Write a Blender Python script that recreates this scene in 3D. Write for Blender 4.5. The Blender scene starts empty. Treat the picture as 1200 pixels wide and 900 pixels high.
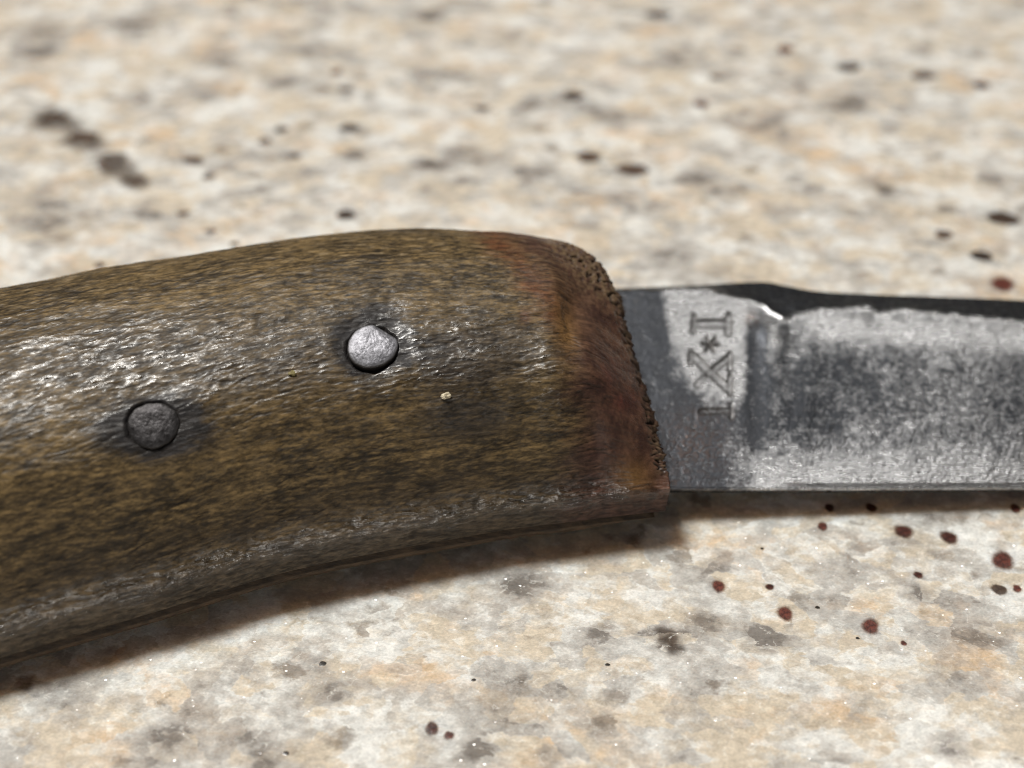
import bpy, math
import numpy as np

# ---------------------------------------------------------------- camera, light, exposure
# all lengths below are worked out in millimetres and written to the scene in metres
MM = 0.001
sc = bpy.context.scene
CAM = np.array([0.0, -53.0, 62.0])
HFOV = math.radians(50)
cd = bpy.data.cameras.new('camera')
cd.sensor_width = 36.0
cd.lens = 18.0 / math.tan(HFOV / 2)
cd.clip_start = 0.002
cd.clip_end = 20.0
cd.dof.use_dof = True
cd.dof.focus_distance = 0.0713
cd.dof.aperture_fstop = 19.0
cam = bpy.data.objects.new('camera', cd)
cam.location = CAM * MM
cam.rotation_euler = (math.radians(45), 0, 0)
sc.collection.objects.link(cam)
sc.camera = cam

world = bpy.data.worlds.new('World')
sc.world = world
world.use_nodes = True
bg = world.node_tree.nodes['Background']
bg.inputs['Color'].default_value = (1.0, 0.90, 0.78, 1)
bg.inputs['Strength'].default_value = 0.045          # dim room around the counter


def lamp(name, direction, dist, radius, power, color):
    ld = bpy.data.lights.new(name, 'AREA')
    ld.shape = 'DISK'
    ld.size = radius * 2
    ld.energy = power
    ld.color = color
    o = bpy.data.objects.new(name, ld)
    d = np.array(direction, float)
    d /= np.linalg.norm(d)
    o.location = d * dist
    # area lamps shine along their local -Z
    z = d
    x = np.cross([0, 1, 0], z)
    x /= np.linalg.norm(x)
    y = np.cross(z, x)
    from mathutils import Matrix
    o.rotation_euler = Matrix(np.stack([x, y, z], 1).tolist()).to_euler()
    sc.collection.objects.link(o)
    return o


lamp('ceiling_downlight', (-0.30, 0.205, 0.92), 1.2, 0.12, 17.6, (1.0, 0.965, 0.905))
lamp('added_blade_light', (0.37, 0.33, 0.87), 1.5, 0.06, 1.4, (1.0, 0.96, 0.90))  # added light at the blade's mirror angle, brightens the steel
lamp('added_ridge_light', (0.08, -0.95, 0.23), 2.0, 0.03, 6.0, (1.0, 0.96, 0.90))  # added low front light, gives glints on the handle's lower ridge

sc.view_settings.view_transform = 'Standard'
sc.view_settings.look = 'None'
sc.view_settings.gamma = 1.0
sc.view_settings.exposure = 0.0
sc.view_settings.use_curve_mapping = False
sc.render.engine = 'CYCLES'
sc.cycles.use_denoising = True
sc.cycles.use_adaptive_sampling = False
sc.cycles.filter_width = 1.05
sc.cycles.max_bounces = 6
sc.cycles.diffuse_bounces = 3
sc.cycles.glossy_bounces = 3

# ---------------------------------------------------------------- geometry helpers
F = 600 / math.tan(HFOV / 2)
TH = math.radians(10)            # the knife leans a little towards the viewer
Z0 = 4.4                         # height of the tang line over the stone
CT, ST = math.cos(TH), math.sin(TH)
R2 = math.sqrt(.5)
FW = np.array([0, R2, -R2]); UP = np.array([0, R2, R2]); RT = np.array([1., 0, 0])


PITCH = math.radians(2.5)        # and dips towards its tip
CP, SP = math.cos(PITCH), math.sin(PITCH)
ROT = np.array([[CP, 0, SP], [0, 1, 0], [-SP, 0, CP]]) @ np.array([[1, 0, 0], [0, CT, -ST], [0, ST, CT]])


def l2w(P):
    return np.asarray(P, float) @ ROT.T + np.array([0, 0, Z0])


def proj(W):
    d = W - CAM
    z = d @ FW
    return 600 + F * (d @ RT) / z, 450 - F * (d @ UP) / z


def ray(px, py):
    return FW + RT * (px - 600) / F + UP * (450 - py) / F


def on_q(px, py, q):             # photo point -> knife plane at height q
    d = ROT.T @ ray(px, py)
    o = ROT.T @ (CAM - np.array([0, 0, Z0]))
    return o + d * ((q - o[2]) / d[2])


def on_z(px, py, z=0.0):         # photo point -> stone
    d = ray(px, py)
    return CAM + d * ((z - CAM[2]) / d[2])


def _hash(ix, iy, iz, seed):
    with np.errstate(over='ignore'):
        h = (ix.astype(np.uint32) * np.uint32(374761393) + iy.astype(np.uint32) * np.uint32(668265263)
             + iz.astype(np.uint32) * np.uint32(2147483647) + np.uint32(seed) * np.uint32(974634777))
        h = (h ^ (h >> np.uint32(13))) * np.uint32(1274126177)
        h = (h ^ (h >> np.uint32(16))) * np.uint32(2246822519)
        h = h ^ (h >> np.uint32(15))
    return h.astype(np.float64) / 4294967295.0 * 2 - 1


def noise(x, y, seed=0):
    """2-D gradient noise, about -1..1"""
    x = np.asarray(x, float); y = np.asarray(y, float)
    x, y = np.broadcast_arrays(x, y)
    ix = np.floor(x).astype(np.int64); iy = np.floor(y).astype(np.int64)
    fx = x - ix; fy = y - iy
    u = fx * fx * fx * (fx * (fx * 6 - 15) + 10); v = fy * fy * fy * (fy * (fy * 6 - 15) + 10)
    z = np.zeros_like(ix)

    def g(a, b, dx, dy):
        ang = _hash(a, b, z, seed) * math.pi
        return np.cos(ang) * dx + np.sin(ang) * dy
    a = g(ix, iy, fx, fy); b = g(ix + 1, iy, fx - 1, fy)
    c = g(ix, iy + 1, fx, fy - 1); d = g(ix + 1, iy + 1, fx - 1, fy - 1)
    return ((a + (b - a) * u) * (1 - v) + (c + (d - c) * u) * v) * 1.5


def fbm(x, y, seed=0, oct=4, rough=.5):
    s = 0; a = 1; t = 0
    for k in range(oct):
        s = s + a * noise(x * 2 ** k + 17.3 * k, y * 2 ** k - 9.1 * k, seed + k)
        t += a * a
        a *= rough
    return s / math.sqrt(t)


def sstep(a, b, x):
    t = np.clip((x - a) / (b - a), 0, 1)
    return t * t * (3 - 2 * t)


def spline(x, K, V):
    """smooth interpolation through knots (cubic Hermite, finite-difference slopes)"""
    K = np.asarray(K, float); V = np.asarray(V, float)
    m = np.gradient(V, K)
    x = np.clip(x, K[0], K[-1])
    i = np.clip(np.searchsorted(K, x) - 1, 0, len(K) - 2)
    h = K[i + 1] - K[i]; t = (x - K[i]) / h
    return ((2 * t**3 - 3 * t**2 + 1) * V[i] + (t**3 - 2 * t**2 + t) * h * m[i]
            + (-2 * t**3 + 3 * t**2) * V[i + 1] + (t**3 - t**2) * h * m[i + 1])


def gauss(x, y, cx, cy, rx, ry=None):
    ry = ry or rx
    return np.exp(-((x - cx) / rx)**2 - ((y - cy) / ry)**2)


def segdist(x, y, a, b):
    ax, ay = a; bx, by = b
    dx, dy = bx - ax, by - ay
    t = np.clip(((x - ax) * dx + (y - ay) * dy) / (dx * dx + dy * dy + 1e-9), 0, 1)
    return np.hypot(x - ax - t * dx, y - ay - t * dy)


def mesh_obj(name, verts, faces, mat, parent=None, smooth=True, attrs=None, scale=MM):
    """faces: list of arrays (n,k). attrs: name -> (n,3) colour"""
    me = bpy.data.meshes.new(name)
    V = np.asarray(verts, np.float32).reshape(-1, 3) * scale
    faces = [np.asarray(f, np.int32) for f in (faces if isinstance(faces, list) else [faces]) if len(f)]
    loops = np.concatenate([f.ravel() for f in faces])
    sizes = np.concatenate([np.full(len(f), f.shape[1], np.int32) for f in faces])
    me.vertices.add(len(V)); me.vertices.foreach_set('co', V.ravel())
    me.loops.add(len(loops)); me.loops.foreach_set('vertex_index', loops)
    me.polygons.add(len(sizes))
    me.polygons.foreach_set('loop_start', np.concatenate([[0], np.cumsum(sizes)[:-1]]).astype(np.int32))
    me.polygons.foreach_set('loop_total', sizes)
    me.polygons.foreach_set('use_smooth', np.full(len(sizes), smooth))
    for k, c in (attrs or {}).items():
        c = np.asarray(c, np.float32).reshape(len(V), -1)
        if c.shape[1] == 3:
            c = np.concatenate([c, np.ones((len(V), 1), np.float32)], 1)
        a = me.attributes.new(k, 'FLOAT_COLOR', 'POINT')
        a.data.foreach_set('color', c.ravel())
    me.update(calc_edges=True)
    me.validate()
    if mat:
        me.materials.append(mat)
    o = bpy.data.objects.new(name, me)
    sc.collection.objects.link(o)
    o.parent = parent
    return o


def grid_faces(nr, nc, off=0, flip=False):
    i = np.arange(nr - 1)[:, None]; j = np.arange(nc - 1)[None, :]
    a = i * nc + j + off
    f = np.stack([a, a + 1, a + nc + 1, a + nc], -1).reshape(-1, 4)
    return f[:, ::-1] if flip else f


# ---------------------------------------------------------------- material helper
class Mat:
    def __init__(self, name):
        self.m = bpy.data.materials.new(name)
        self.m.use_nodes = True
        self.t = self.m.node_tree
        self.t.nodes.clear()
        self.out = self.t.nodes.new('ShaderNodeOutputMaterial')

    def n(self, kind, **kw):
        nd = self.t.nodes.new('ShaderNode' + kind)
        for k, v in kw.items():
            if hasattr(nd, k):
                setattr(nd, k, v)
        return nd

    def put(self, sock, v):
        if hasattr(v, 'is_output'):
            self.t.links.new(v, sock)
        elif isinstance(v, (tuple, list)) and len(v) == 3 and sock.type == 'RGBA':
            sock.default_value = (*v, 1)
        else:
            sock.default_value = v

    def math(self, op, a, b=0.0, c=None, clamp=False):
        nd = self.n('Math', operation=op, use_clamp=clamp)
        self.put(nd.inputs[0], a); self.put(nd.inputs[1], b)
        if c is not None:
            self.put(nd.inputs[2], c)
        return nd.outputs[0]

    def mix(self, fac, a, b, blend='MIX'):
        nd = self.n('Mix', data_type='RGBA', blend_type=blend)
        self.put(nd.inputs[0], fac); self.put(nd.inputs[6], a); self.put(nd.inputs[7], b)
        return nd.outputs[2]

    def fmix(self, fac, a, b):
        nd = self.n('Mix', data_type='FLOAT')
        self.put(nd.inputs[0], fac); self.put(nd.inputs[2], a); self.put(nd.inputs[3], b)
        return nd.outputs[0]

    def ss(self, x, a, b, lo=0.0, hi=1.0):
        nd = self.n('MapRange', interpolation_type='SMOOTHSTEP')
        self.put(nd.inputs[0], x)
        for k, v in zip((1, 2, 3, 4), (a, b, lo, hi)):
            self.put(nd.inputs[k], v)
        return nd.outputs[0]

    def coords(self, rot=0.0, scale=(1, 1, 1), loc=(0, 0, 0)):
        tc = self.n('TexCoord')
        mp = self.n('Mapping')
        mp.inputs['Scale'].default_value = tuple(1000 * s for s in scale)
        mp.inputs['Rotation'].default_value = (0, 0, rot)
        mp.inputs['Location'].default_value = loc
        self.t.links.new(tc.outputs['Object'], mp.inputs['Vector'])
        return mp.outputs[0]

    def noise(self, vec, scale, detail=4, rough=.55, dist=0.0):
        nd = self.n('TexNoise')
        self.put(nd.inputs['Vector'], vec)
        self.put(nd.inputs['Scale'], scale); self.put(nd.inputs['Detail'], detail)
        self.put(nd.inputs['Roughness'], rough); self.put(nd.inputs['Distortion'], dist)
        return nd.outputs['Fac'], nd.outputs['Color']

    def voro(self, vec, scale, feature='F1', rand=1.0):
        nd = self.n('TexVoronoi', feature=feature)
        self.put(nd.inputs['Vector'], vec); self.put(nd.inputs['Scale'], scale)
        self.put(nd.inputs['Randomness'], rand)
        return nd

    def attr(self, name):
        return self.n('Attribute', attribute_name=name).outputs

    def sep(self, c):
        nd = self.n('SeparateColor')
        self.put(nd.inputs[0], c)
        return nd.outputs

    def warp(self, vec, scale, amount):
        _, c = self.noise(vec, scale, 3, .6)
        a = self.n('VectorMath', operation='SUBTRACT')
        self.put(a.inputs[0], c); a.inputs[1].default_value = (.5, .5, .5)
        b = self.n('VectorMath', operation='MULTIPLY_ADD')
        self.t.links.new(a.outputs[0], b.inputs[0])
        b.inputs[1].default_value = (amount, amount, amount)
        self.put(b.inputs[2], vec)
        return b.outputs[0]

    def bump(self, h, strength, dist, normal=None):
        nd = self.n('Bump')
        nd.inputs['Strength'].default_value = strength
        nd.inputs['Distance'].default_value = dist
        self.put(nd.inputs['Height'], h)
        if normal is not None:
            self.put(nd.inputs['Normal'], normal)
        return nd.outputs[0]

    def principled(self, **kw):
        nd = self.n('BsdfPrincipled')
        for k, v in kw.items():
            self.put(nd.inputs[k.replace('_', ' ')], v)
        return nd.outputs[0]

    def done(self, shader):
        self.t.links.new(shader, self.out.inputs[0])
        return self.m


# ---------------------------------------------------------------- materials
def granite_material():
    M = Mat('granite')

    def noise2(vec, scale, detail=4, rough=.6):
        nd = M.n('TexNoise', noise_dimensions='2D')
        M.put(nd.inputs['Vector'], vec)
        nd.inputs['Scale'].default_value = scale; nd.inputs['Detail'].default_value = detail
        nd.inputs['Roughness'].default_value = rough
        return nd.outputs['Fac'], M.sep(nd.outputs['Color']), nd.outputs['Color']

    def voro2(vec, scale, feature='F1', smooth=.3):
        nd = M.n('TexVoronoi', voronoi_dimensions='2D', feature=feature)
        M.put(nd.inputs['Vector'], vec)
        nd.inputs['Scale'].default_value = scale
        if feature == 'SMOOTH_F1':
            nd.inputs['Smoothness'].default_value = smooth
        return nd

    def warp2(vec, scale, amount):
        c = noise2(vec, scale, 3, .6)[2]
        a = M.n('VectorMath', operation='SUBTRACT')
        M.put(a.inputs[0], c); a.inputs[1].default_value = (.5, .5, .5)
        b = M.n('VectorMath', operation='MULTIPLY_ADD')
        M.put(b.inputs[0], a.outputs[0]); b.inputs[1].default_value = (amount, amount, amount); M.put(b.inputs[2], vec)
        return b.outputs[0]

    def add(*xs):
        r = xs[0]
        for x in xs[1:]:
            r = M.math('ADD', r, x)
        return r

    def mul(a, b, c=0.0):
        return M.math('MULTIPLY_ADD', a, b, c)

    v = M.coords(rot=math.radians(16), scale=(.62, 1.0, 1.0))
    w = warp2(warp2(v, .4, 1.3), 1.5, .75)
    wf = warp2(v, 3.5, .22)
    fld = M.sep(M.attr('field')['Color'])
    mid = M.sep(voro2(w, .72, 'SMOOTH_F1', .10).outputs['Color'])        # crystals of about a millimetre
    sml = M.sep(voro2(wf, 2.4).outputs['Color'])                        # sugar
    lo_f, lo, _ = noise2(v, .12, 3, .55)
    na_f, na, _ = noise2(w, .26, 7, .64)
    nb_f, nb_, _ = noise2(M.coords(rot=math.radians(24), scale=(.7, 1, 1), loc=(37, 11, 0)), .36, 7, .66)
    fi_f, fi, _ = noise2(wf, 1.9, 5, .68)
    mi_f, mi, _ = noise2(v, 8.0, 3, .6)
    # which mineral lies where: milky feldspar, peach feldspar, beige, smoky quartz, mica
    t_white = add(mul(na[0], .80), mul(mid[0], .20), mul(sml[0], .10))
    col = M.mix(M.ss(t_white, .42, .62), (.64, .56, .45), (.785, .78, .75))
    t_peach = add(mul(na[1], .55), mul(lo[0], .50), mul(mid[1], .14), mul(sml[1], .07), mul(fld[0], .17))
    col = M.mix(M.ss(t_peach, .65, .88, 0, .68), col, (.67, .465, .28))
    t_beige = add(mul(nb_[0], .8), mul(mid[2], .2), mul(sml[0], .10))
    col = M.mix(M.ss(t_beige, .58, .74, 0, .6), col, (.44, .38, .315))
    t_grey = add(mul(nb_[1], .62), mul(lo[1], .42), mul(mid[0], .20), mul(sml[2], .08), mul(fld[1], .23))
    col = M.mix(M.ss(t_grey, .61, .80, 0, .70), col, (.36, .33, .30))
    col = M.mix(M.ss(t_grey, .79, .93, 0, .75), col, (.14, .12, .105))
    t_dark = add(mul(nb_[2], .6), mul(mid[1], .12), mul(fld[2], .55))
    col = M.mix(M.ss(t_dark, .56, .92, 0, .90), col, (.07, .05, .038))
    # scattered little brown flecks of mica
    sp = voro2(w, .55)
    spc = M.sep(sp.outputs['Color'])
    rad = M.math('MULTIPLY', M.ss(spc[0], .72, 1.0), .34)
    fl = M.ss(M.math('SUBTRACT', add(sp.outputs['Distance'], mul(fi_f, .6, -.3)), rad), .14, -.16)
    col = M.mix(M.math('MULTIPLY', fl, M.ss(spc[1], .2, .9, .2, .65)), col, (.19, .15, .115))
    # white hairlines where crystals meet
    edge = voro2(w, .95, 'DISTANCE_TO_EDGE')
    vein = M.math('MULTIPLY', M.ss(edge.outputs['Distance'], .045, .0), M.ss(fi[1], .45, .62))
    col = M.mix(M.math('MULTIPLY', vein, .5), col, (.78, .765, .72))
    br = add(mul(sml[2], .16, .83), mul(fi[1], .75, -.36), mul(mi_f, .50, -.25))
    hs = M.n('HueSaturation')
    M.put(hs.inputs['Value'], br); M.put(hs.inputs['Color'], col)
    nb = M.bump(add(fi_f, mul(mi_f, .5)), .05, .00010)
    base = M.principled(Base_Color=hs.outputs[0], Roughness=.10, Normal=nb, Specular_IOR_Level=.40,
                        Subsurface_Weight=.65, Subsurface_Radius=(.0026, .0016, .0010), Subsurface_Scale=1.0)
    base.node.subsurface_method = 'BURLEY'
    # a few cleavage faces inside the stone lie at their own angle and flash
    gl = voro2(v, 5.5)
    a = M.n('VectorMath', operation='SUBTRACT'); M.put(a.inputs[0], gl.outputs['Color']); a.inputs[1].default_value = (.5, .5, .5)
    geo = M.n('NewGeometry')
    b = M.n('VectorMath', operation='MULTIPLY_ADD'); M.put(b.inputs[0], a.outputs[0])
    b.inputs[1].default_value = (1.1, 1.1, .2); M.put(b.inputs[2], geo.outputs['Normal'])
    nn = M.n('VectorMath', operation='NORMALIZE'); M.put(nn.inputs[0], b.outputs[0])
    g = M.n('BsdfGlossy'); M.put(g.inputs['Roughness'], .22); M.put(g.inputs['Color'], (.9, .9, .9)); M.put(g.inputs['Normal'], nn.outputs[0])
    gate = M.math('MULTIPLY', M.ss(gl.outputs['Distance'], .38, .12), M.ss(fi[0], .48, .62))
    ms = M.n('MixShader')
    M.put(ms.inputs[0], M.math('MULTIPLY', gate, .05)); M.put(ms.inputs[1], base); M.put(ms.inputs[2], g.outputs[0])
    return M.done(ms.outputs[0])


def grain_material(name, c1, c2, edge=.25):
    M = Mat(name)
    v = M.coords()
    n, _ = M.noise(v, 3.4, 5, .7)
    n2, _ = M.noise(v, 2.6, 3, .6)
    rim = M.sep(M.attr('rim')['Color'])[0]
    col = M.mix(M.ss(n, .35, .65), c1, c2)
    oi = M.n('ObjectInfo')
    hv = M.n('HueSaturation')
    M.put(hv.inputs['Color'], col); M.put(hv.inputs['Value'], M.ss(oi.outputs['Random'], 0, 1, .45, 1.15))
    col = hv.outputs[0]
    p = M.principled(Base_Color=col, Roughness=.28, Normal=M.bump(n2, .25, .00008), Specular_IOR_Level=.5)
    tr = M.n('BsdfTransparent')
    ms = M.n('MixShader')
    k = M.math('ADD', rim, M.math('MULTIPLY_ADD', n2, .5, -.25))
    M.put(ms.inputs[0], M.ss(k, 1.0 - edge, 1.0)); M.put(ms.inputs[1], p); M.put(ms.inputs[2], tr.outputs[0])
    return M.done(ms.outputs[0])


def wood_material():
    M = Mat('old_wood')
    v = M.coords(scale=(.35, 1.3, 1.3))
    vw = M.warp(v, 1.0, .5)
    f1, _ = M.noise(vw, 2.6, 5, .65)
    f2, _ = M.noise(M.coords(scale=(.9, 1.4, 1.4)), 6.0, 3, .6)
    base = M.attr('tint')['Color']
    aux = M.sep(M.attr('aux')['Color'])           # r: grease polish, g: end grain
    fe, _ = M.noise(M.coords(), 2.4, 4, .6)
    f1 = M.fmix(aux[1], f1, fe)
    hs = M.n('HueSaturation')
    M.put(hs.inputs['Color'], base)
    M.put(hs.inputs['Value'], M.fmix(aux[1], M.math('ADD', M.ss(f1, .3, .72, .5, 1.55), M.math('MULTIPLY_ADD', f2, .9, -.45)), M.ss(f1, .3, .7, .8, 1.2)))
    rough = M.fmix(aux[0], M.ss(f2, .3, .7, .44, .60), M.ss(f2, .3, .7, .10, .22))
    h = M.math('ADD', M.math('MULTIPLY', f1, .8), M.math('MULTIPLY', M.fmix(aux[1], f2, M.math('MULTIPLY', fe, .4)), .45))
    nb = M.bump(h, .45, .00010)
    return M.done(M.principled(Base_Color=hs.outputs[0], Roughness=rough, Normal=nb, Specular_IOR_Level=M.fmix(aux[0], .22, .80)))


def steel_material():
    M = Mat('old_steel')
    v = M.coords()
    # scratches run slantwise across the blade
    vs = M.coords(rot=math.radians(-62), scale=(.22, 2.2, 1))
    s1, _ = M.noise(vs, 3.0, 4, .6)
    f1, _ = M.noise(v, 1.5, 5, .65)
    f2, _ = M.noise(v, 4.2, 3, .6)
    a = M.sep(M.attr('aux')['Color'])             # r: patina with painted shade and reflections, g: grime, b: rust
    pat_shade = M.math('ADD', a[0], M.math('ADD', M.math('MULTIPLY_ADD', f1, 1.1, -.55), M.math('ADD', M.math('MULTIPLY_ADD', f2, 1.2, -.6), M.math('MULTIPLY_ADD', s1, .5, -.25))))
    pk = M.ss(pat_shade, -.10, 1.0)
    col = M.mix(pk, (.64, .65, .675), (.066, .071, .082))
    col = M.mix(a[1], col, (.035, .032, .03))
    col = M.mix(M.math('MULTIPLY', a[2], M.ss(f2, .45, .6)), col, (.16, .08, .04))
    rough = M.fmix(pk, M.ss(s1, .3, .7, .20, .34), M.ss(f1, .3, .7, .28, .46))
    h = M.math('ADD', M.math('MULTIPLY', f2, .6), M.math('ADD', M.math('MULTIPLY', s1, .4), M.math('MULTIPLY', f1, .5)))
    nb = M.bump(h, .8, .00007)
    return M.done(M.principled(Base_Color=col, Metallic=M.fmix(a[1], .95, .2), Roughness=rough, Normal=nb))


def rivet_material(name, c1, c2, rough):
    M = Mat(name)
    v = M.coords()
    f1, _ = M.noise(v, 1.6, 5, .65)
    f2, _ = M.noise(v, 7.0, 4, .65)
    a = M.sep(M.attr('aux')['Color'])
    col = M.mix(M.ss(f1, .35, .65), c1, c2)
    col = M.mix(a[0], col, (.02, .017, .015))
    nb = M.bump(M.math('ADD', f2, M.math('MULTIPLY', f1, .6)), .55, .00006)
    return M.done(M.principled(Base_Color=col, Metallic=M.fmix(a[0], .9, .1), Roughness=M.ss(f2, .3, .7, rough, rough + .14), Normal=nb))


def plain_material(name, col, rough):
    M = Mat(name)
    n, _ = M.noise(M.coords(), 5.0, 3)
    hs = M.n('HueSaturation')
    M.put(hs.inputs['Color'], col); M.put(hs.inputs['Value'], M.ss(n, .3, .7, .75, 1.15))
    return M.done(M.principled(Base_Color=hs.outputs[0], Roughness=rough, Normal=M.bump(n, .4, .00005)))


# ---------------------------------------------------------------- the granite worktop
# mineral patches read off the photo: (x, y, width) in photo pixels
PEACH = [(455, 795, 55), (520, 805, 60), (870, 780, 60), (330, 815, 40), (700, 840, 70), (1130, 745, 60), (880, 850, 70),
         (1150, 800, 60), (130, 880, 60), (690, 60, 60), (800, 235, 40), (880, 240, 40), (700, 235, 40), (590, 80, 30),
         (520, 150, 40), (1040, 120, 40), (1130, 140, 50), (190, 150, 60), (430, 60, 40), (640, 130, 40), (1100, 60, 40),
         (260, 60, 60), (870, 150, 40), (1180, 330, 40), (950, 290, 30), (110, 40, 40), (760, 40, 40), (1010, 200, 50), (800, 810, 60)]
GREY = [(395, 818, 40), (785, 752, 45), (950, 805, 35), (1180, 852, 30), (200, 868, 45), (920, 890, 40), (610, 690, 45), (700, 740, 28),
        (1000, 830, 45), (1080, 700, 40), (310, 892, 30), (560, 880, 40), (500, 20, 45), (250, 70, 45), (505, 192, 40), (345, 60, 60),
        (790, 70, 50), (600, 40, 40), (40, 30, 60), (1035, 220, 45), (830, 215, 60), (900, 150, 70), (640, 200, 40), (330, 97, 30),
        (1000, 120, 40), (700, 130, 50), (940, 215, 50), (60, 250, 60), (180, 250, 60), (1170, 210, 50), (560, 180, 50), (900, 750, 40),
        (820, 730, 35), (640, 880, 30), (1120, 880, 40), (40, 60, 50), (160, 30, 60), (420, 180, 30)]
DARK = [(60, 138, 44), (98, 164, 46), (130, 196, 34), (160, 214, 26), (790, 760, 22), (780, 745, 16), (505, 193, 20),
        (1035, 222, 20), (1112, 246, 22), (500, 22, 20), (345, 182, 10), (135, 185, 15), (310, 165, 10), (790, 68, 14), (645, 175, 12), (30, 800, 20)]


def build_counter():
    def axis(lo, hi, step, far):
        a = np.arange(lo, hi + .01, step)
        return np.concatenate([[-far, -far * .6, lo - 25], a, [hi + 25, far * .6, far]])
    gx = axis(-66, 66, .7, 320); gy = axis(-27, 80, .7, 260)
    Y, X = np.meshgrid(gy, gx, indexing='ij')
    nr, nc = X.shape
    fld = np.zeros((nr, nc, 3))
    for k, lst in enumerate((PEACH, GREY, DARK)):
        for (px, py, wpx) in lst:
            c = on_z(px, py)
            e = on_z(px + wpx / 2, py)
            r = abs(e[0] - c[0]) * (1, 1, 1.6)[k]
            dx = (X - c[0]); dy = (Y - c[1])
            fld[..., k] += np.exp(-((dx + .3 * dy) / (r * 1.15))**2 - (dy / (r * .85))**2)
    fld = np.clip(fld, 0, 1.3)
    top = np.stack([X, Y, np.zeros_like(X)], -1).reshape(-1, 3)
    n = len(top)
    T = 30.0
    bot = np.array([[gx[0], gy[0], -T], [gx[-1], gy[0], -T], [gx[-1], gy[-1], -T], [gx[0], gy[-1], -T]])
    faces4 = [grid_faces(nr, nc)]
    a, b, c, d = n, n + 1, n + 2, n + 3
    ngons = []
    A0, A1, A2, A3 = 0, nc - 1, nr * nc - 1, (nr - 1) * nc
    for row, (u, w_) in ((list(range(nc - 1, -1, -1)), (a, b)), ):
        ngons.append(np.array([row + [u, w_]]))
    ngons.append(np.array([[(nc - 1) + nc * i for i in range(nr - 1, -1, -1)] + [b, c]]))
    ngons.append(np.array([list(range(A3, A2 + 1)) + [c, d]]))
    ngons.append(np.array([[nc * i for i in range(nr)] + [d, a]]))
    o = mesh_obj('countertop', np.concatenate([top, bot]), faces4 + ngons + [np.array([[a, d, c, b]])], granite_material(),
                 smooth=False, attrs={'field': np.concatenate([fld.reshape(-1, 3), np.zeros((4, 3))])})
    o['kind'] = 'structure'
    return o


counter = build_counter()

GRAINS = {
    'garnet': [(964, 617, 14), (1059, 623, 23), (1112, 630, 22), (1175, 657, 29), (1076, 674, 12), (1192, 690, 12), (842, 687, 18),
               (902, 688, 11), (920, 719, 21), (1020, 734, 23), (972, 595, 13), (1021, 595, 15), (1190, 596, 15),
               (506, 854, 19), (526, 862, 13), (1059, 754, 8), (1175, 333, 30), (920, 58, 20), (822, 122, 18), (1150, 100, 20), (395, 84, 14)],
    'mica_grain': [(1171, 691, 18), (405, 252, 22), (410, 150, 22), (227, 188, 22), (245, 207, 15), (330, 152, 16), (310, 166, 15),
                   (564, 127, 17), (742, 199, 33), (690, 184, 28), (772, 17, 26), (672, 112, 26), (995, 79, 27), (1082, 89, 26),
                   (1175, 256, 34), (1106, 275, 20), (215, 250, 13), (247, 271, 13), (117, 311, 13), (275, 286, 10), (405, 105, 15),
                   (1150, 300, 24), (63, 138, 26), (98, 160, 28), (160, 212, 15), (840, 91, 16), (345, 183, 14), (122, 193, 15)],
    'dark_fleck': [(378, 778, 8), (335, 883, 7), (712, 779, 5), (555, 797, 5), (893, 643, 4), (958, 712, 5), (1005, 748, 4)],
}
GM = {'garnet': grain_material('garnet_red', (.040, .014, .012), (.15, .045, .032), .75),
      'mica_grain': grain_material('brown_mica', (.055, .035, .028), (.11, .075, .055), .55),
      'dark_fleck': grain_material('black_fleck', (.03, .025, .022), (.06, .05, .04), .3)}
rng = np.random.default_rng(5)


def grain(name, px, py, wpx):
    c = on_z(px, py)
    r = abs(on_z(px + wpx / 2, py)[0] - c[0])
    n = 18
    ang = np.arange(n) / n * 2 * np.pi
    ph = rng.uniform(0, 6.28, 3)
    out = 1 + .08 * np.sin(2 * ang + ph[0]) + .05 * np.sin(3 * ang + ph[1]) + .03 * np.sin(5 * ang + ph[2])
    rings = [(.55, .016, .3), (.9, .012, .72), (1.12, .006, 1.0)]
    sx, sy = (1.0, 1.0) if name == 'garnet' else (1.15, .8)
    V = [[0, 0, .018]]; rim = [0.0]
    for f, z, t in rings:
        for k in range(n):
            V.append([r * f * out[k] * math.cos(ang[k]) * sx, r * f * out[k] * math.sin(ang[k]) * sy, z]); rim.append(t)
    tri = [[0, 1 + k, 1 + (k + 1) % n] for k in range(n)]
    quad = []
    for q in range(2):
        a = 1 + q * n; b = a + n
        quad += [[a + k, b + k, b + (k + 1) % n, a + (k + 1) % n] for k in range(n)]
    o = mesh_obj(name, V, [np.array(tri), np.array(quad)], GM[name], counter, attrs={'rim': np.repeat(np.array(rim)[:, None], 3, 1)})
    o.location = (c[0] * MM, c[1] * MM, 0)


for kind, lst in GRAINS.items():
    for g in lst:
        grain(kind, *g)

# ---------------------------------------------------------------- the knife
knife = bpy.data.objects.new('knife', None)
knife.empty_display_size = .01
knife.location = (0, 0, Z0 * MM)
knife.rotation_euler = (TH, PITCH, 0)
knife['label'] = 'old knife with brown riveted wooden handle and pitted steel blade lying on granite'
knife['category'] = 'knife'
sc.collection.objects.link(knife)

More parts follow.
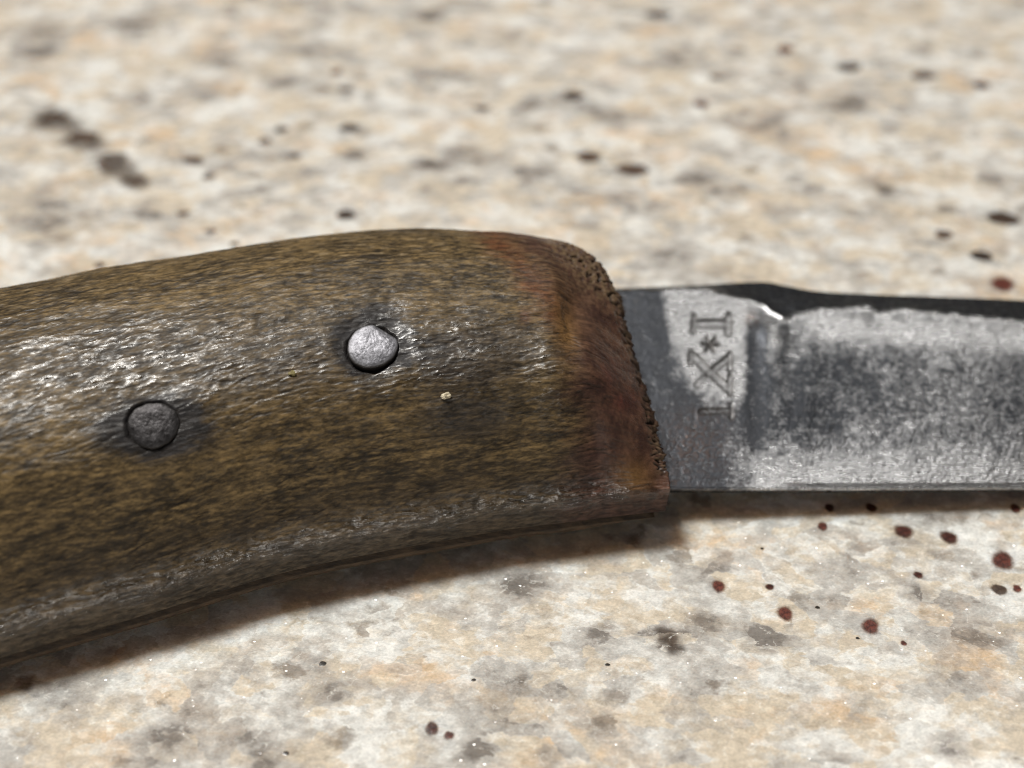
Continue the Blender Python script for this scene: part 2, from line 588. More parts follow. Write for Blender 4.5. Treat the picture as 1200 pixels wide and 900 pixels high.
KX = [-92, -88, -80, -70, -58, -45, -38, -30, -22, -15, -8, -3, 0, 3, 6, 10]
KF = [-15, -19, -23.3, -25.0, -25.2, -23.34, -20.33, -17.27, -14.33, -11.66, -9.77, -8.63, -7.94, -7.43, -6.89, -6.27]
KB = [-13, -9, -5.5, -2.8, 1.0, 5.7, 8.16, 10.67, 12.76, 14.52, 15.47, 15.45, 15.29, 15.23, 14.95, 14.07]
KH = [.3, .62, .85, .95, 1, 1, 1, 1, 1, 1, 1, 1, 1, 1, 1, 1]
# cross-section of the upper scale: across (-1 front .. 1 back), height
SEC = np.array([(-1, .1), (-.975, 1.0), (-.945, 1.9), (-.87, 2.9), (-.745, 4.8), (-.45, 8.4), (0, 9.6), (.4, 9.3), (.72, 7.4), (.92, 4.4), (1, 1.8), (.99, .1)])
# outline of the front end in plan: position across -> position along
END_P = [-14.0, -7.3, -5.68, -4.08, -1.97, 0.46, 2.8, 5.42, 7.88, 9.29, 10.63, 11.71, 12.61, 16.61]
END_X = [10.4, 10.4, 10.64, 10.47, 10.1, 9.59, 8.86, 8.16, 7.46, 6.83, 6.1, 5.15, 3.93, -1.07]
RIM_P = [-14, -9, -6.5, -3, 3, 9, 13]
RIM_Q = [1.7, 1.7, 1.9, 2.8, 4.7, 6.8, 6.6]
RIVETS = [(437, 405), (180, 497)]


def section(n):
    seg = np.r_[0, np.cumsum(np.hypot(np.diff(SEC[:, 0]) * 12, np.diff(SEC[:, 1])))]
    # finer steps on the side that is seen
    d = np.linspace(0, seg[-1], 4000)
    wgt = np.where(d < seg[-1] * .80, 1.0, .35)
    cum = np.cumsum(wgt); cum /= cum[-1]
    t = np.interp(np.linspace(0, 1, n), cum, d); t[0] = 0; t[-1] = seg[-1]
    u = spline(t, seg, SEC[:, 0]); q = spline(t, seg, SEC[:, 1])
    return u, q, t


def scale_base(Xb, nt):
    u, qs, arc = section(nt)
    n_body = len(Xb)
    pf = spline(Xb, KX, KF); pb = spline(Xb, KX, KB); hs = spline(Xb, KX, KH)
    c = (pf + pb) / 2; a = (pb - pf) / 2
    P = c[:, None] + a[:, None] * u[None]
    X = np.repeat(Xb[:, None], nt, 1)
    w = sstep(-8, 10, Xb)[:, None]
    X = X + (spline(P, END_P, END_X) - 10) * w
    Q = hs[:, None] * qs[None]
    V = np.repeat(arc[None], n_body, 0)
    # the front end is pared down to the blade
    d = spline(P, END_P, END_X) - X
    bw = np.interp(P, [-9, -6, -2, 4, 10, 14], [3.4, 4.2, 5.0, 5.6, 5.6, 4.5])
    rim = spline(P, RIM_P, RIM_Q)
    t = np.clip(d / bw, 0, 3)
    g = 1 - np.log1p(np.exp(-20 * (t - .97))) / np.log1p(math.exp(20 * .97))      # soft chamfer
    Q = np.where(Q > rim, rim + (Q - rim) * np.clip(g, 0, 1), Q)
    roll = np.clip(1 - d / 1.3, 0, 1)
    Q = Q - .95 * roll**2.2 * np.clip((Q - 2.2) / 2.0, 0, 1)
    return np.stack([X, P, Q], -1), V, d, arc


def upper_scale():
    nt = 400
    Xb = np.concatenate([np.arange(-92, -44, .6), np.arange(-44, 4, .11), np.arange(4, 10.001, .085)])
    base, V, d, arc = scale_base(Xb, nt)
    n_body = len(Xb)
    X, P, Q = base[..., 0], base[..., 1], base[..., 2]
    PX, PY = proj(l2w(base))
    # normals of the smooth surface
    du = np.gradient(base, axis=0); dv = np.gradient(base, axis=1)
    N = np.cross(du, dv)
    N /= np.linalg.norm(N, axis=-1, keepdims=True) + 1e-12
    if N[n_body // 2, nt // 2, 2] < 0:
        N = -N
    # ---- relief
    vis = sstep(-46, -43, X)
    gx = X + .35 * fbm(X / 3, V / 2, 3, 3)
    gv = V + .12 * fbm(X / 2.5, V / 1.2, 9, 3)
    flakes = fbm(gx / 1.15, gv / .27, 21, 4, .65)
    big = fbm(X / 5, V / 2.4, 31, 3)
    cr = 1 - np.abs(noise(gx / 2.1, gv / .42, 41)) * 2.6
    crack = np.clip(cr, 0, 1)**3 * sstep(-.5, .4, fbm(X / 4, V / 2, 51, 2))
    cr2 = 1 - np.abs(noise(gx / 1.3, gv / .24, 45)) * 3.2
    crack = np.clip(crack + .6 * np.clip(cr2, 0, 1)**3 * sstep(-.2, .5, fbm(X / 3, V / 1.5, 53, 2)), 0, 1)
    polish = np.clip(gauss(PX, PY, 150, 430, 330, 85) + .9 * gauss(PX, PY, 520, 410, 110, 60) + 1.1 * gauss(PX, PY, 652, 440, 26, 55)
                     + 1.2 * np.exp(-((V - 2.2) / 1.0)**2), 0, 1)
    endg = sstep(5.5, 1.0, d) * sstep(2.6, 4.2, V)
    fine_fl = fbm(gx / .5, gv / .17, 26, 3, .6)
    amp = (.019 + .019 * polish + .012 * sstep(5, 3, V)) * (1 - .88 * endg)
    D = amp * flakes + .010 * fine_fl * (.5 + polish) * (1 - endg) - .055 * crack * (1 - .95 * endg) + .09 * big
    # crumbling end grain
    er = sstep(1.1, .12, d) * sstep(2.6, 5.0, V)
    rough1 = fbm(X / .42, V / .42, 61, 3, .6)
    D = D + er * (.13 * rough1 - .03) + endg * .012 * fbm(X / .35, V / .35, 66, 3, .6)
    crumb_zone = np.clip(sstep(1.5, .5, d) * sstep(3.2, 5.5, V) + 1.1 * np.exp(-(segdist(PX, PY, (668, 286), (724, 345)) / 13)**2), 0, 1)
    pits = sstep(.10, .42, noise(X / .40 + .5 * noise(X / .7, V / .7, 75), V / .46, 71)) * crumb_zone
    D += crumb_zone * (.07 * fbm(X / .36, V / .36, 73, 3, .65)) - .26 * pits
    # paring facets at the front: a scoop, a swell and a low facet
    D -= .75 * gauss(PX, PY, 672, 372, 18, 36)
    D += .42 * gauss(PX, PY, 648, 440, 26, 48)
    D -= .30 * gauss(PX, PY, 700, 500, 18, 50)
    D += .22 * gauss(PX, PY, 742, 562, 18, 16)
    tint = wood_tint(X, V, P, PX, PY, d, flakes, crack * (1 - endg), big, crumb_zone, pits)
    riv = []
    for k, (rx, ry) in enumerate(RIVETS):
        dd = (PX - rx)**2 + (PY - ry)**2 + np.where(N[..., 2] < .3, 1e6, 0)
        i, j = np.unravel_index(dd.argmin(), dd.shape)
        ctr = base[i, j]; nrm = N[i, j]
        ax = np.cross([0, 1, 0], nrm); ax /= np.linalg.norm(ax); ay = np.cross(nrm, ax)
        rel = base - ctr
        lx = rel @ ax; ly = rel @ ay
        r = np.hypot(lx, ly); near = np.abs(rel @ nrm) < 4
        R = 1.60 if k == 0 else 1.52
        ang = np.arctan2(ly, lx)
        gap = R + (-.06 + .24 * np.clip(-np.sin(ang + .35), 0, 1) if k == 0 else -.09 + .20 * np.clip(np.sin(ang - 1.2), 0, 1)) \
            + .10 * noise(np.cos(ang) * 3, np.sin(ang) * 3, 81 + k)
        hole = sstep(gap + .10, gap - .04, r) * near
        D = D * (1 - hole) - (.50 if k == 0 else .38) * hole
        # wood bruised and dished round the rivet
        D -= (.16 if k == 0 else .10) * np.exp(-((r - R) / .9)**2) * near * (1 - hole)
        riv.append((ctr, nrm, ax, ay, R))
    pos = base + N * (D * vis)[..., None]
    pos[..., 0] += er * (.06 * rough1 + .20 * fbm(P / 1.3, Q / 1.6, 63, 4, .6))
    pos[:, 0] = base[:, 0]; pos[:, -1] = base[:, -1]
    worn = sstep(-.28, .65, .65 * flakes + .55 * fine_fl + .5 * fbm(X / 2.2, V / .9, 28, 3))      # only the high spots are rubbed shiny
    aux = np.stack([np.clip(polish * worn + .75 * endg * (1 - crumb_zone) + .5 * np.exp(-((V - 2.3) / .9)**2), 0, 1), sstep(6.5, 4.0, d) * sstep(2.4, 3.6, V), er], -1)
    # end face: from the rim down to the tang line, set back unevenly
    rimrow = pos[-1]
    rows = []
    ne = 14
    for e in range(1, ne + 1):
        f = e / ne
        r_ = rimrow.copy()
        r_[:, 2] = rimrow[:, 2] * (1 - f) + .08 * f
        r_[:, 0] += (.22 * fbm(arc / .4, np.full(nt, f * 6.0), 91, 3, .6) - .12 - .12 * math.sin(f * 3.1)) * np.clip(rimrow[:, 2] / 1.5, 0, 1)
        rows.append(r_)
    allp = np.concatenate([pos, np.array(rows)], 0)
    tint_end = np.repeat(tint[-1:] * .75, ne, 0) * (1 + .25 * rng.standard_normal((ne, nt, 1)))
    tint = np.concatenate([tint, np.clip(tint_end, .01, 1)], 0)
    aux = np.concatenate([aux, np.repeat(np.array([[[0, 1, 1]]]), ne, 0).repeat(nt, 1)], 0)
    nr = allp.shape[0]
    verts = allp.reshape(-1, 3)
    faces = [grid_faces(nr, nt)]
    # flat underside and butt
    i = np.arange(nr - 1)
    faces.append(np.stack([i * nt, (i + 1) * nt, (i + 1) * nt + nt - 1, i * nt + nt - 1], 1))
    faces.append(np.arange(nt)[None, :])
    faces.append(((nr - 1) * nt + np.arange(nt))[None, ::-1])
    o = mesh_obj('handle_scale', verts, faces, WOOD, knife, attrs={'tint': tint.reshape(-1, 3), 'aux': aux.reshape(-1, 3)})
    if True:
        fix_normals(o)
    return o, riv


def fix_normals(o):
    import bmesh
    bm = bmesh.new(); bm.from_mesh(o.data)
    bmesh.ops.recalc_face_normals(bm, faces=bm.faces[:])
    bm.to_mesh(o.data); bm.free()


def wood_tint(X, V, P, PX, PY, d, flakes, crack, big, crumb_zone, pits):
    """colour of the wood, with a painted sheen on the lower strip: grain, old dye, black iron stain round the rivets"""
    def C(*c):
        return np.array(c)[None, None, :]
    n1 = fbm(X / 3.2, V / .9, 101, 4, .6)
    n2 = fbm(X / 1.5, V / .30, 111, 3, .6)
    n3 = fbm(X / 7, V / 3.5, 121, 3)
    gvn = V + .25 * fbm(X / 9, V / 4, 122, 2)
    eg_ = sstep(6.5, 3.5, d)
    n1 = n1 * (1 - eg_) + eg_ * fbm(X * 1.3 / 1.3, P / 1.3, 103, 4, .6)
    n2 = n2 * (1 - eg_) + eg_ * fbm(X * 1.3 / .45, P / .45, 117, 3, .6)
    n4 = fbm(X / .45, V / .16, 113, 3, .6) * (1 - .8 * eg_)
    n5 = fbm(X / 10, gvn / .26, 119, 3, .6)
    k = sstep(-.8, .9, .4 * n5 + n1 * .5 + n2 * .5 + .35 * n3 + .65 * n4)[..., None]
    col = C(.030, .021, .011) * (1 - k) + C(.178, .119, .051) * k
    # grey weathered flakes on the upper side
    up = (sstep(420, 330, PY) * sstep(.05, .6, n2 * .6 + flakes * .5))[..., None] * .7
    col = col * (1 - up) + C(.20, .150, .088) * up
    # golden streaks on the lower half
    go = (sstep(450, 520, PY) * sstep(640, 560, PY + .12 * PX) * sstep(.25, .9, n1 + .4 * n3) * sstep(720, 560, PX))[..., None] * .35
    col = col * (1 - go) + C(.17, .11, .04) * go
    # darker towards the lower ridge
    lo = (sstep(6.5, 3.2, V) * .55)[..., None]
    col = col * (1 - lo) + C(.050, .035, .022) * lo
    st = (sstep(2.9, 1.9, V) * .7)[..., None]  # glossy lower strip: its pale sheen is put into the tint
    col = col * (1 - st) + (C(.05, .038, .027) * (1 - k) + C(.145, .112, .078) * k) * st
    # dye at the pared front end
    rd = np.clip(sstep(8.5, 4.6, d + .9 * n3 + .35 * n1), 0, 1)
    red = rd[..., None] * .85
    rc = sstep(-.6, .7, n1 + .5 * n2)[..., None]
    col = col * (1 - red) + (C(.048, .022, .019) * (1 - rc) + C(.098, .046, .034) * rc) * red
    band = np.exp(-(segdist(PX + 9 * n1 + 7 * n2, PY, (572, 268), (652, 362)) / 17)**2)[..., None] * (.35 + .5 * rc)
    col = col * (1 - band) + C(.118, .040, .017) * band
    gold = np.clip(gauss(PX, PY, 666, 382, 16, 34) * 1.1 + gauss(PX, PY, 742, 560, 22, 20) * .9 + gauss(PX, PY, 650, 512, 22, 12) * .6
                   * sstep(-.1, .5, n2), 0, 1)[..., None] * .85
    col = col * (1 - gold) + C(.165, .088, .030) * gold
    spot = np.clip(gauss(PX, PY, 615, 372, 7, 9) + gauss(PX, PY, 734, 470, 14, 12) + gauss(PX, PY, 715, 440, 10, 16) * .7, 0, 1)[..., None] * .5 * (.25 + .75 * rc)
    col = col * (1 - spot) + C(.13, .018, .016) * spot
    # lighter crumbly top of the end grain
    eg = (np.exp(-(segdist(PX, PY, (650, 285), (722, 345)) / 17)**2) * sstep(-.4, .5, n2))[..., None] * .75
    col = col * (1 - eg) + C(.17, .115, .06) * eg
    e2 = (sstep(1.3, .3, d) * sstep(-.2, .6, n2) * sstep(3, 4, V))[..., None] * .8
    col = col * (1 - e2) + C(.10, .066, .042) * e2
    cz = (crumb_zone * sstep(-.5, .6, fbm(X / .5, V / .5, 79, 3)))[..., None] * .8
    col = col * (1 - cz) + C(.135, .092, .056) * cz
    # iron stain
    w = .8 * n1 + .6 * n2
    s = np.clip(sstep(.25, .75, gauss(PX, PY, 178, 502, 74, 40) * 1.3 + .34 * w) + sstep(.25, .75, gauss(PX, PY, 440, 400, 48, 42) * 1.35 + .30 * w)
                + .6 * sstep(.25, .9, gauss(PX, PY, 555, 415, 105, 60) + .3 * w) + .42 * sstep(.25, .9, gauss(PX, PY, 230, 420, 320, 62) + .35 * w)
                + .6 * sstep(.3, .9, gauss(PX, PY, 545, 490, 70, 34) + .25 * w), 0, 1)[..., None] * .95
    col = col * (1 - s) + C(.019, .0185, .021) * s
    # dirt packed in the cracks and pores
    dirt = np.clip(.9 * crack + .65 * sstep(-.25, -1.0, flakes) * (1 - sstep(5.5, 3.5, d)), 0, 1)[..., None]
    col = col * (1 - .75 * dirt) + C(.016, .012, .009) * .75 * dirt
    col = col * (1 - .85 * pits[..., None]) + C(.012, .009, .007) * .85 * pits[..., None]
    return np.clip(col, .006, .6)


def lower_scale():
    """the scale on the far face: flat side to the tang, belly resting on the stone"""
    nt = 60
    ang = np.linspace(0, 1, nt)
    s = np.array([(-1.0, -.34), (-1.0, -.9), (-.955, -1.8), (-.75, -3.2), (-.3, -5.0), (.25, -5.6), (.7, -4.4), (.93, -2.6), (.985, -1.2), (.975, -.12)])
    seg = np.r_[0, np.cumsum(np.hypot(np.diff(s[:, 0]) * 12, np.diff(s[:, 1])))]
    t = ang * seg[-1]
    u = spline(t, seg, s[:, 0]); q = spline(t, seg, s[:, 1])
    Xb = np.concatenate([np.arange(-91.5, -44, 1.0), np.arange(-44, 9.6, .3)])
    pf = spline(Xb, KX, KF); pb = spline(Xb, KX, KB); hs = spline(Xb, KX, KH)
    c = (pf + pb) / 2 - .12; a = (pb - pf) / 2 + .05
    P = c[:, None] + a[:, None] * u[None]
    X = np.repeat(Xb[:, None], nt, 1)
    X = X + (spline(P, END_P, END_X) - 10.1) * sstep(-8, 10, Xb)[:, None]
    d = spline(P, END_P, END_X) - X
    Q = q[None] * hs[:, None] * (1 - .55 * sstep(7, 0, d))
    Q += .05 * fbm(X / 1.2, t[None] / .5, 131, 3)
    # worn flat where it lies on the worktop
    Q = np.maximum(Q, (.01 - Z0 - X * ROT[2, 0] - P * ROT[2, 1]) / ROT[2, 2])
    Q[:, 0] = -.34; Q[:, -1] = -.12
    Q = np.minimum(Q, -.10)
    tint = np.clip(np.array([.075, .05, .03])[None, None] * (1 + .4 * fbm(X / 2, t[None] / .6, 141, 3))[..., None], .01, 1)
    nr = len(Xb)
    V = np.stack([X, P, Q], -1).reshape(-1, 3)
    i = np.arange(nr - 1)
    faces = [grid_faces(nr, nt), np.stack([i * nt, (i + 1) * nt, (i + 1) * nt + nt - 1, i * nt + nt - 1], 1),
             np.arange(nt)[None, :], ((nr - 1) * nt + np.arange(nt))[None, ::-1]]
    o = mesh_obj('handle_scale', V, faces, WOOD, knife, attrs={'tint': tint.reshape(-1, 3), 'aux': np.zeros((nr * nt, 3))})
    fix_normals(o)
    return o


WOOD = wood_material()
upper, rivet_frames = upper_scale()
upper['label'] = 'upper wooden scale, dark round the rivets and reddish at the pared front end'
lower_scale()


def rivet(k, ctr, nrm, ax, ay, R, mat, label):
    nr, na = 26, 72
    rr = np.linspace(0, 1, nr)[1:]
    an = np.arange(na) / na * 2 * np.pi
    A, Rr = np.meshgrid(an, rr)
    ca, sa = np.cos(A), np.sin(A)
    if k == 0:        # hammered, with a flat cut across its upper right
        out = R * .98 * (1 + .035 * np.sin(2 * A + .6) + .025 * np.sin(3 * A + 2) + .02 * noise(ca * 3, sa * 3, 161))
        lim = 1.30 / np.maximum(ca * math.cos(1.02) + sa * math.sin(1.02), 1e-3)
        lim = np.where(lim > 0, lim, 9)
        out = np.minimum(out, np.where(ca * math.cos(1.02) + sa * math.sin(1.02) > .1, lim, 9))
        z = .14 - .14 * Rr**4 + .03 * np.sin(2.2 * Rr * sa) - .10 * sstep(.2, 1.0, Rr * -sa)
    else:
        out = R * .97 * (1 + .03 * np.sin(2 * A + 1) + .025 * np.sin(3 * A) + .035 * noise(ca * 3, sa * 3, 163))
        z = .02 - .16 * Rr**5 + .03 * Rr * ca
    x = Rr * out * ca; y = Rr * out * sa
    z = z + .02 * fbm(x / .5, y / .5, 151 + k, 3, .6) + .012 * noise(x / .16, y / .16, 155 + k)
    V = [np.array([[0, 0, z[0].mean()]]), np.stack([x, y, z], -1).reshape(-1, 3)]
    grime = [np.zeros(1), (sstep(.90, 1.0, Rr) * .7 + (.55 * sstep(.15, -.75, sa * Rr) * sstep(.75, 1, Rr) if k == 0 else 0)).ravel()]
    for zz in (-.25, -1.2):
        V.append(np.stack([x[-1] * 1.0, y[-1] * 1.0, np.full(na, zz)], -1)); grime.append(np.ones(na))
    V = np.concatenate(V)
    W = ctr + V[:, :1] * ax + V[:, 1:2] * ay + V[:, 2:3] * nrm
    j = np.arange(na); jn = (j + 1) % na
    tri = np.stack([np.zeros(na, int), 1 + j, 1 + jn], 1)
    q = []
    for r in range(nr - 2 + 2):
        a = 1 + r * na; b = a + na
        q.append(np.stack([a + j, b + j, b + jn, a + jn], 1))
    cap = (1 + nr * na + np.arange(na))[None, ::-1] if False else (len(V) - na + np.arange(na))[None, ::-1]
    g = np.clip(np.concatenate(grime), 0, 1)
    o = mesh_obj('rivet', W, [tri, np.concatenate(q), cap], mat, knife, attrs={'aux': np.stack([g, g, g], 1)})
    fix_normals(o)
    o['label'] = label


rivet(0, *rivet_frames[0], rivet_material('bright_rivet', (.15, .15, .165), (.26, .26, .285), .42), 'worn bright grey rivet')
rivet(1, *rivet_frames[1], rivet_material('dark_rivet', (.034, .032, .033), (.075, .072, .075), .40), 'dark iron rivet sunk in stained wood')


BQ = np.float64(-.6)             # the blade sits a little below the line between the scales


def blade():
    nu = 300
    Xb = np.concatenate([np.arange(1.5, 8, .5), np.arange(8, 41, .055), np.arange(41, 83.5, .6), [84.0]])
    nr = len(Xb)
    pf = spline(Xb, [1, 11, 23.7, 35.8, 60, 75, 84], [-5.0, -4.72, -4.31, -3.86, -3.2, -2.9, -2.6]) + .45
    pb = spline(Xb, [1, 8.9, 15.4, 18.8, 20.5, 21.5, 23.5, 28.2, 33.7, 40.5, 58, 70, 80, 84],
                [12.6, 13.37, 14.0, 14.42, 14.49, 14.27, 13.83, 13.6, 13.57, 13.52, 12.0, 8.0, 1.2, -2.4]) + .5
    u = np.linspace(0, 1, nu)
    P = pf[:, None] + (pb - pf)[:, None] * u[None]
    X = np.repeat(Xb[:, None], nu, 1)
    cx, cp = zip(*[on_q(a, b, .55)[:2] for a, b in ((740, 340), (775, 340), (812, 338), (832, 339), (850, 346), (872, 352), (895, 358), (905, 368), (918, 373),
                                                      (935, 367), (960, 362), (1015, 359), (1030, 366), (1045, 361), (1100, 366), (1200, 376))])
    pc = np.interp(Xb, list(cx) + [58, 70, 80, 84], list(cp) + [10.3, 6.7, .9, -2.0])
    pc = np.minimum(pc, pb - .18)[:, None]
    pc = pc + .17 * fbm(X[:, :1] / 1.1, X[:, :1] * 0 + 3.3, 161, 3)
    f = np.clip((P - pf[:, None]) / (pc - pf[:, None]), 0, 1)
    tap = np.interp(Xb, [0, 45, 74, 84], [1, 1, .8, .25])[:, None]
    Q = (.42 + .76 * f) * tap
    Qc = 1.18 * tap
    ch = np.clip((P - pc) / (pb[:, None] - pc), 0, 1)
    Q = np.where(P > pc, Qc - (Qc - .12) * ch, Q) + BQ
    # soften the arris along the back
    kern = np.array([1, 2, 3, 4, 3, 2, 1.]); kern /= kern.sum()
    Qp = np.pad(Q, ((0, 0), (3, 3)), mode='edge')
    Q = sum(kern[m] * Qp[:, m:m + nu] for m in range(7))
    PX, PY = proj(l2w(np.stack([X, P, Q], -1)))
    on = np.where(P < pc, 1.0, .25)
    # forging: grind starts past the ricasso with upright hollows
    wob = 4 * fbm(PY / 60, PY * 0 + 1.7, 171, 3)
    top = sstep(560, 400, PY)
    D = -.08 * np.exp(-((PX - 884 - wob) / 11)**2) * (.35 + .65 * top)
    D += .06 * np.exp(-((PX - 905 - wob) / 12)**2) * top
    D -= .07 * np.exp(-((PX - 928 - wob * 1.4) / 12)**2) * top
    D += .03 * np.exp(-((PX - 952 + wob) / 12)**2) * top
    D -= .16 * sstep(870, 960, PX)
    # hollow of the grind: leans over towards the back
    D -= .10 * sstep(930, 980, PX) * np.sin(np.clip((PY - 365) / 205, 0, 1) * np.pi)**2
    D -= .12 * gauss(PX, PY, 1027, 372, 9, 12)
    D -= .20 * gauss(PX, PY, 906, 362, 14, 12)
    D += .10 * gauss(PX, PY, 900, 392, 14, 10)
    D += .030 * fbm(X / 2.5, P / 2.5, 181, 3)
    vis = sstep(44, 41, X)
    gr = fbm(X / .55, P / .55, 191, 4, .65)
    sc_ = fbm((X * .47 + P * .88) / 1.6, (X * .88 - P * .47) / .22, 201, 3, .55)
    pit = np.clip(noise(X / .38, P / .38, 211) - .25, 0, 1)
    rough_zone = .35 + .65 * sstep(900, 960, PX) + .35 * sstep(470, 540, PY)
    D += vis * rough_zone * (.010 * fbm(X / .33, P / .33, 193, 3, .6) + .007 * gr + .008 * sc_ - .045 * pit * sstep(.0, .6, fbm(X / 2, P / 2, 221, 2)))
    # maker's stamp  I * X L  struck along the blade, letters upright towards the tip
    strokes = [
        ((815, 379), (853, 379), 4.6, 1), ((813.5, 369.5), (812, 388), 2.6, 1), ((854, 370), (853.5, 390), 4.0, 1),
        ((811, 416), (853, 455), 4.6, 1), ((853, 420), (831, 437), 3.8, 1), ((831, 437), (817, 450), 3.4, .5),
        ((855.5, 415.5), (855.5, 433), 3.0, 1), ((855.5, 441), (855.5, 461), 3.0, 1), ((809.5, 413), (809, 425), 2.6, 1),
        ((822, 482), (856, 481.5), 3.6, .62), ((857, 474), (857, 490), 2.6, .6), ((814, 480), (813, 500), 2.6, .12),
    ]
    for k in range(3):
        a_ = math.radians(60 * k + 4)
        dx, dy = 9.5 * math.cos(a_), 8.5 * math.sin(a_)
        strokes.append(((832.5 - dx, 403.5 - dy), (832.5 + dx, 403.5 + dy), 2.0, .9))
    dep = np.zeros_like(X); wall = np.zeros_like(X)
    jx = PX + .7 * noise(PX / 5, PY / 5, 231); jy = PY + .7 * noise(PX / 5, PY / 5, 232)
    for a_, b_, hw, k in strokes:
        s = segdist(jx, jy, a_, b_)
        dep = np.maximum(dep, k * sstep(hw + .9, hw - 1.7, s))
        wall = np.maximum(wall, k * np.exp(-((s - hw + .2) / 2.2)**2))
    # no wall where strokes run into one another
    wall *= np.clip(1.25 - sstep(.85, 1.0, dep) * .9, 0, 1)
    D -= .13 * dep
    Qn = Q + D * on
    e = np.minimum(np.minimum(u, 1 - u) * 40, 1)[None]
    Qn = Q + (Qn - Q) * e
    # patina map, with shade and reflections on the steel painted in
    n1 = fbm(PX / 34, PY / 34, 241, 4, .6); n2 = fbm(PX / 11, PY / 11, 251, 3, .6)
    handle_shadow = sstep(14, -10, PX - (766 + np.clip(PY - 340, 0, 200) * .36) + 5 * n2)
    pat_shade = np.full_like(X, .60)
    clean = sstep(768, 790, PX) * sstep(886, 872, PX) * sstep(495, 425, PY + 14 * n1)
    pat_shade -= .52 * clean
    pat_shade += .75 * handle_shadow  # shadow of the handle end painted as darker steel
    pat_shade += .45 * sstep(440, 520, PY) * sstep(900, 820, PX)
    pat_shade += 1.0 * np.exp(-((PX - 885 - wob) / 12)**2) * sstep(372, 392, PY) * sstep(540, 480, PY)  # shade in the upright hollow painted in, light on its ridge below
    pat_shade -= .5 * np.exp(-((PX - 903 - wob) / 9)**2) * sstep(440, 390, PY)
    pat_shade += .25 * gauss(PX, PY, 940, 470, 45, 60)
    pat_shade -= .68 * sstep(930, 960, PX) * np.exp(-((PY - 378 - (PX - 950) * .07) / 17)**2)
    pat_shade -= .55 * sstep(505, 560, PY + 18 * n1) * sstep(820, 930, PX)
    pat_shade -= .22 * sstep(980, 1080, PX) * sstep(.0, .8, n1)
    pat_shade += .22 * gauss(PX, PY, 1010, 450, 60, 40) + .2 * gauss(PX, PY, 1190, 470, 30, 60)
    pat_shade += .22 * n1 + .16 * n2
    pat_shade -= 1.0 * np.exp(-((P - pc + .14) / .18)**2) * sstep(780, 800, PX)  # bright reflection along the arris painted as clean metal
    pat_shade = np.where(P > pc + .12, .85, pat_shade)  # spine chamfer: dark patina plus its dark reflection painted in
    grime = np.clip(.95 * wall + .35 * dep + .6 * sstep(.55, 1.0, pit * 3) * .3, 0, 1)
    grime = np.maximum(grime, .8 * sstep(3.0, .5, X - spline(P, END_P, END_X) + 2.2) * .6)
    rust = np.clip(gauss(PX, PY, 880, 372, 8, 8) + .5 * sstep(5, 0, np.abs(PY - 566)) * sstep(.2, .7, n1) + .35 * gauss(PX, PY, 815, 520, 40, 40), 0, 1)
    aux = np.stack([np.clip(pat_shade, 0, 1), grime, rust], -1).reshape(-1, 3)
    topv = np.stack([X, P, Qn], -1).reshape(-1, 3)
    # far face, plain
    nb = 8
    ub = np.linspace(0, 1, nb)
    Pb = pf[:, None] + (pb - pf)[:, None] * ub[None]
    Qb = -(.30 + .8 * np.minimum(ub * 1.2, 1) - .7 * np.clip((ub - .86) / .14, 0, 1))[None] * tap + BQ
    botv = np.stack([np.repeat(Xb[:, None], nb, 1), Pb, Qb], -1).reshape(-1, 3)
    off = len(topv)
    i = np.arange(nr - 1)
    faces = [grid_faces(nr, nu), grid_faces(nr, nb, off, True),
             np.stack([i * nu, (i + 1) * nu, off + (i + 1) * nb, off + i * nb], 1),
             np.stack([i * nu + nu - 1, off + i * nb + nb - 1, off + (i + 1) * nb + nb - 1, (i + 1) * nu + nu - 1], 1),
             np.concatenate([np.arange(nu)[::-1], off + np.arange(nb)])[None, :],
             np.concatenate([(nr - 1) * nu + np.arange(nu), (off + (nr - 1) * nb + np.arange(nb))[::-1]])[None, :]]
    aux = np.concatenate([aux, np.tile([.7, 0, .1], (len(botv), 1))])
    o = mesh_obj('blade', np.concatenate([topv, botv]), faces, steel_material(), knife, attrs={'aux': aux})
    fix_normals(o)
    o['label'] = 'grey pitted steel blade stamped I*XL near the handle'
    return o


blade()

# ---------------------------------------------------------------- crumbs on the handle
dg = bpy.context.evaluated_depsgraph_get()


def crumb(px, py, r, mat, label):
    dg.update()
    d = ray(px, py); d = d / np.linalg.norm(d)
    from mathutils import Vector
    hit, loc, nrm, *_ = sc.ray_cast(dg, Vector(CAM * MM), Vector(d))
    n_a, n_b = 8, 12
    V = []
    for a in range(1, n_a):
        for b in range(n_b):
            th = math.pi * a / n_a; ph = 2 * math.pi * b / n_b
            k = r * (1 + .25 * math.sin(3 * ph + a) + .15 * math.cos(2 * th * 2 + b))
            V.append([k * math.sin(th) * math.cos(ph), k * .75 * math.sin(th) * math.sin(ph), k * .6 * math.cos(th)])
    V.append([0, 0, r * .6]); V.append([0, 0, -r * .6])
    q = []; t = []
    for a in range(n_a - 2):
        for b in range(n_b):
            q.append([a * n_b + b, (a + 1) * n_b + b, (a + 1) * n_b + (b + 1) % n_b, a * n_b + (b + 1) % n_b])
    for b in range(n_b):
        t.append([len(V) - 2, b, (b + 1) % n_b]); m = (n_a - 2) * n_b
        t.append([len(V) - 1, m + (b + 1) % n_b, m + b])
    o = mesh_obj('crumb', V, [np.array(q), np.array(t)], mat, None, smooth=False)
    o.location = Vector(loc) + Vector(nrm) * (r * .35 * MM)
    o.rotation_euler = Vector(nrm).to_track_quat('Z', 'Y').to_euler()
    o['label'] = label
    o['category'] = 'crumb'
    o['group'] = 'crumbs stuck to the knife handle'


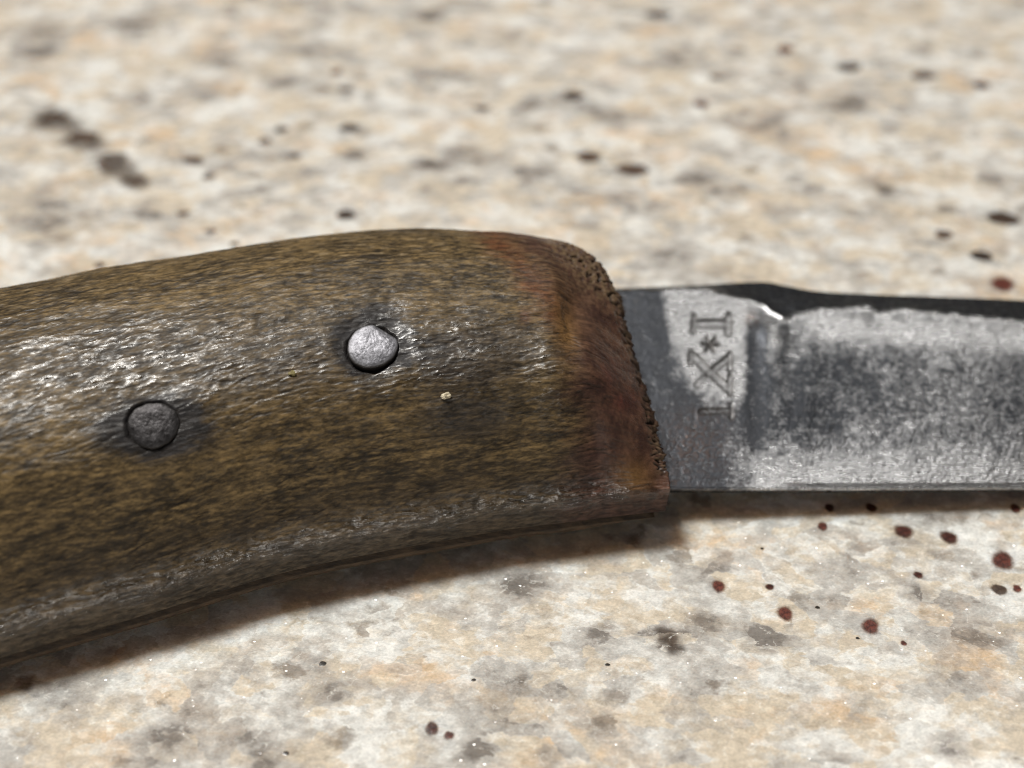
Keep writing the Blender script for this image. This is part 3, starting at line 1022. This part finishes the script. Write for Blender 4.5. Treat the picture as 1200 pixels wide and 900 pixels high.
crumb(523, 463, .30, plain_material('cream_crumb', (.62, .55, .40), .6), 'tiny cream crumb below and right of the bright rivet')
crumb(343, 438, .22, plain_material('yellow_crumb', (.27, .23, .10), .7), 'tiny yellowish crumb between the two handle rivets')
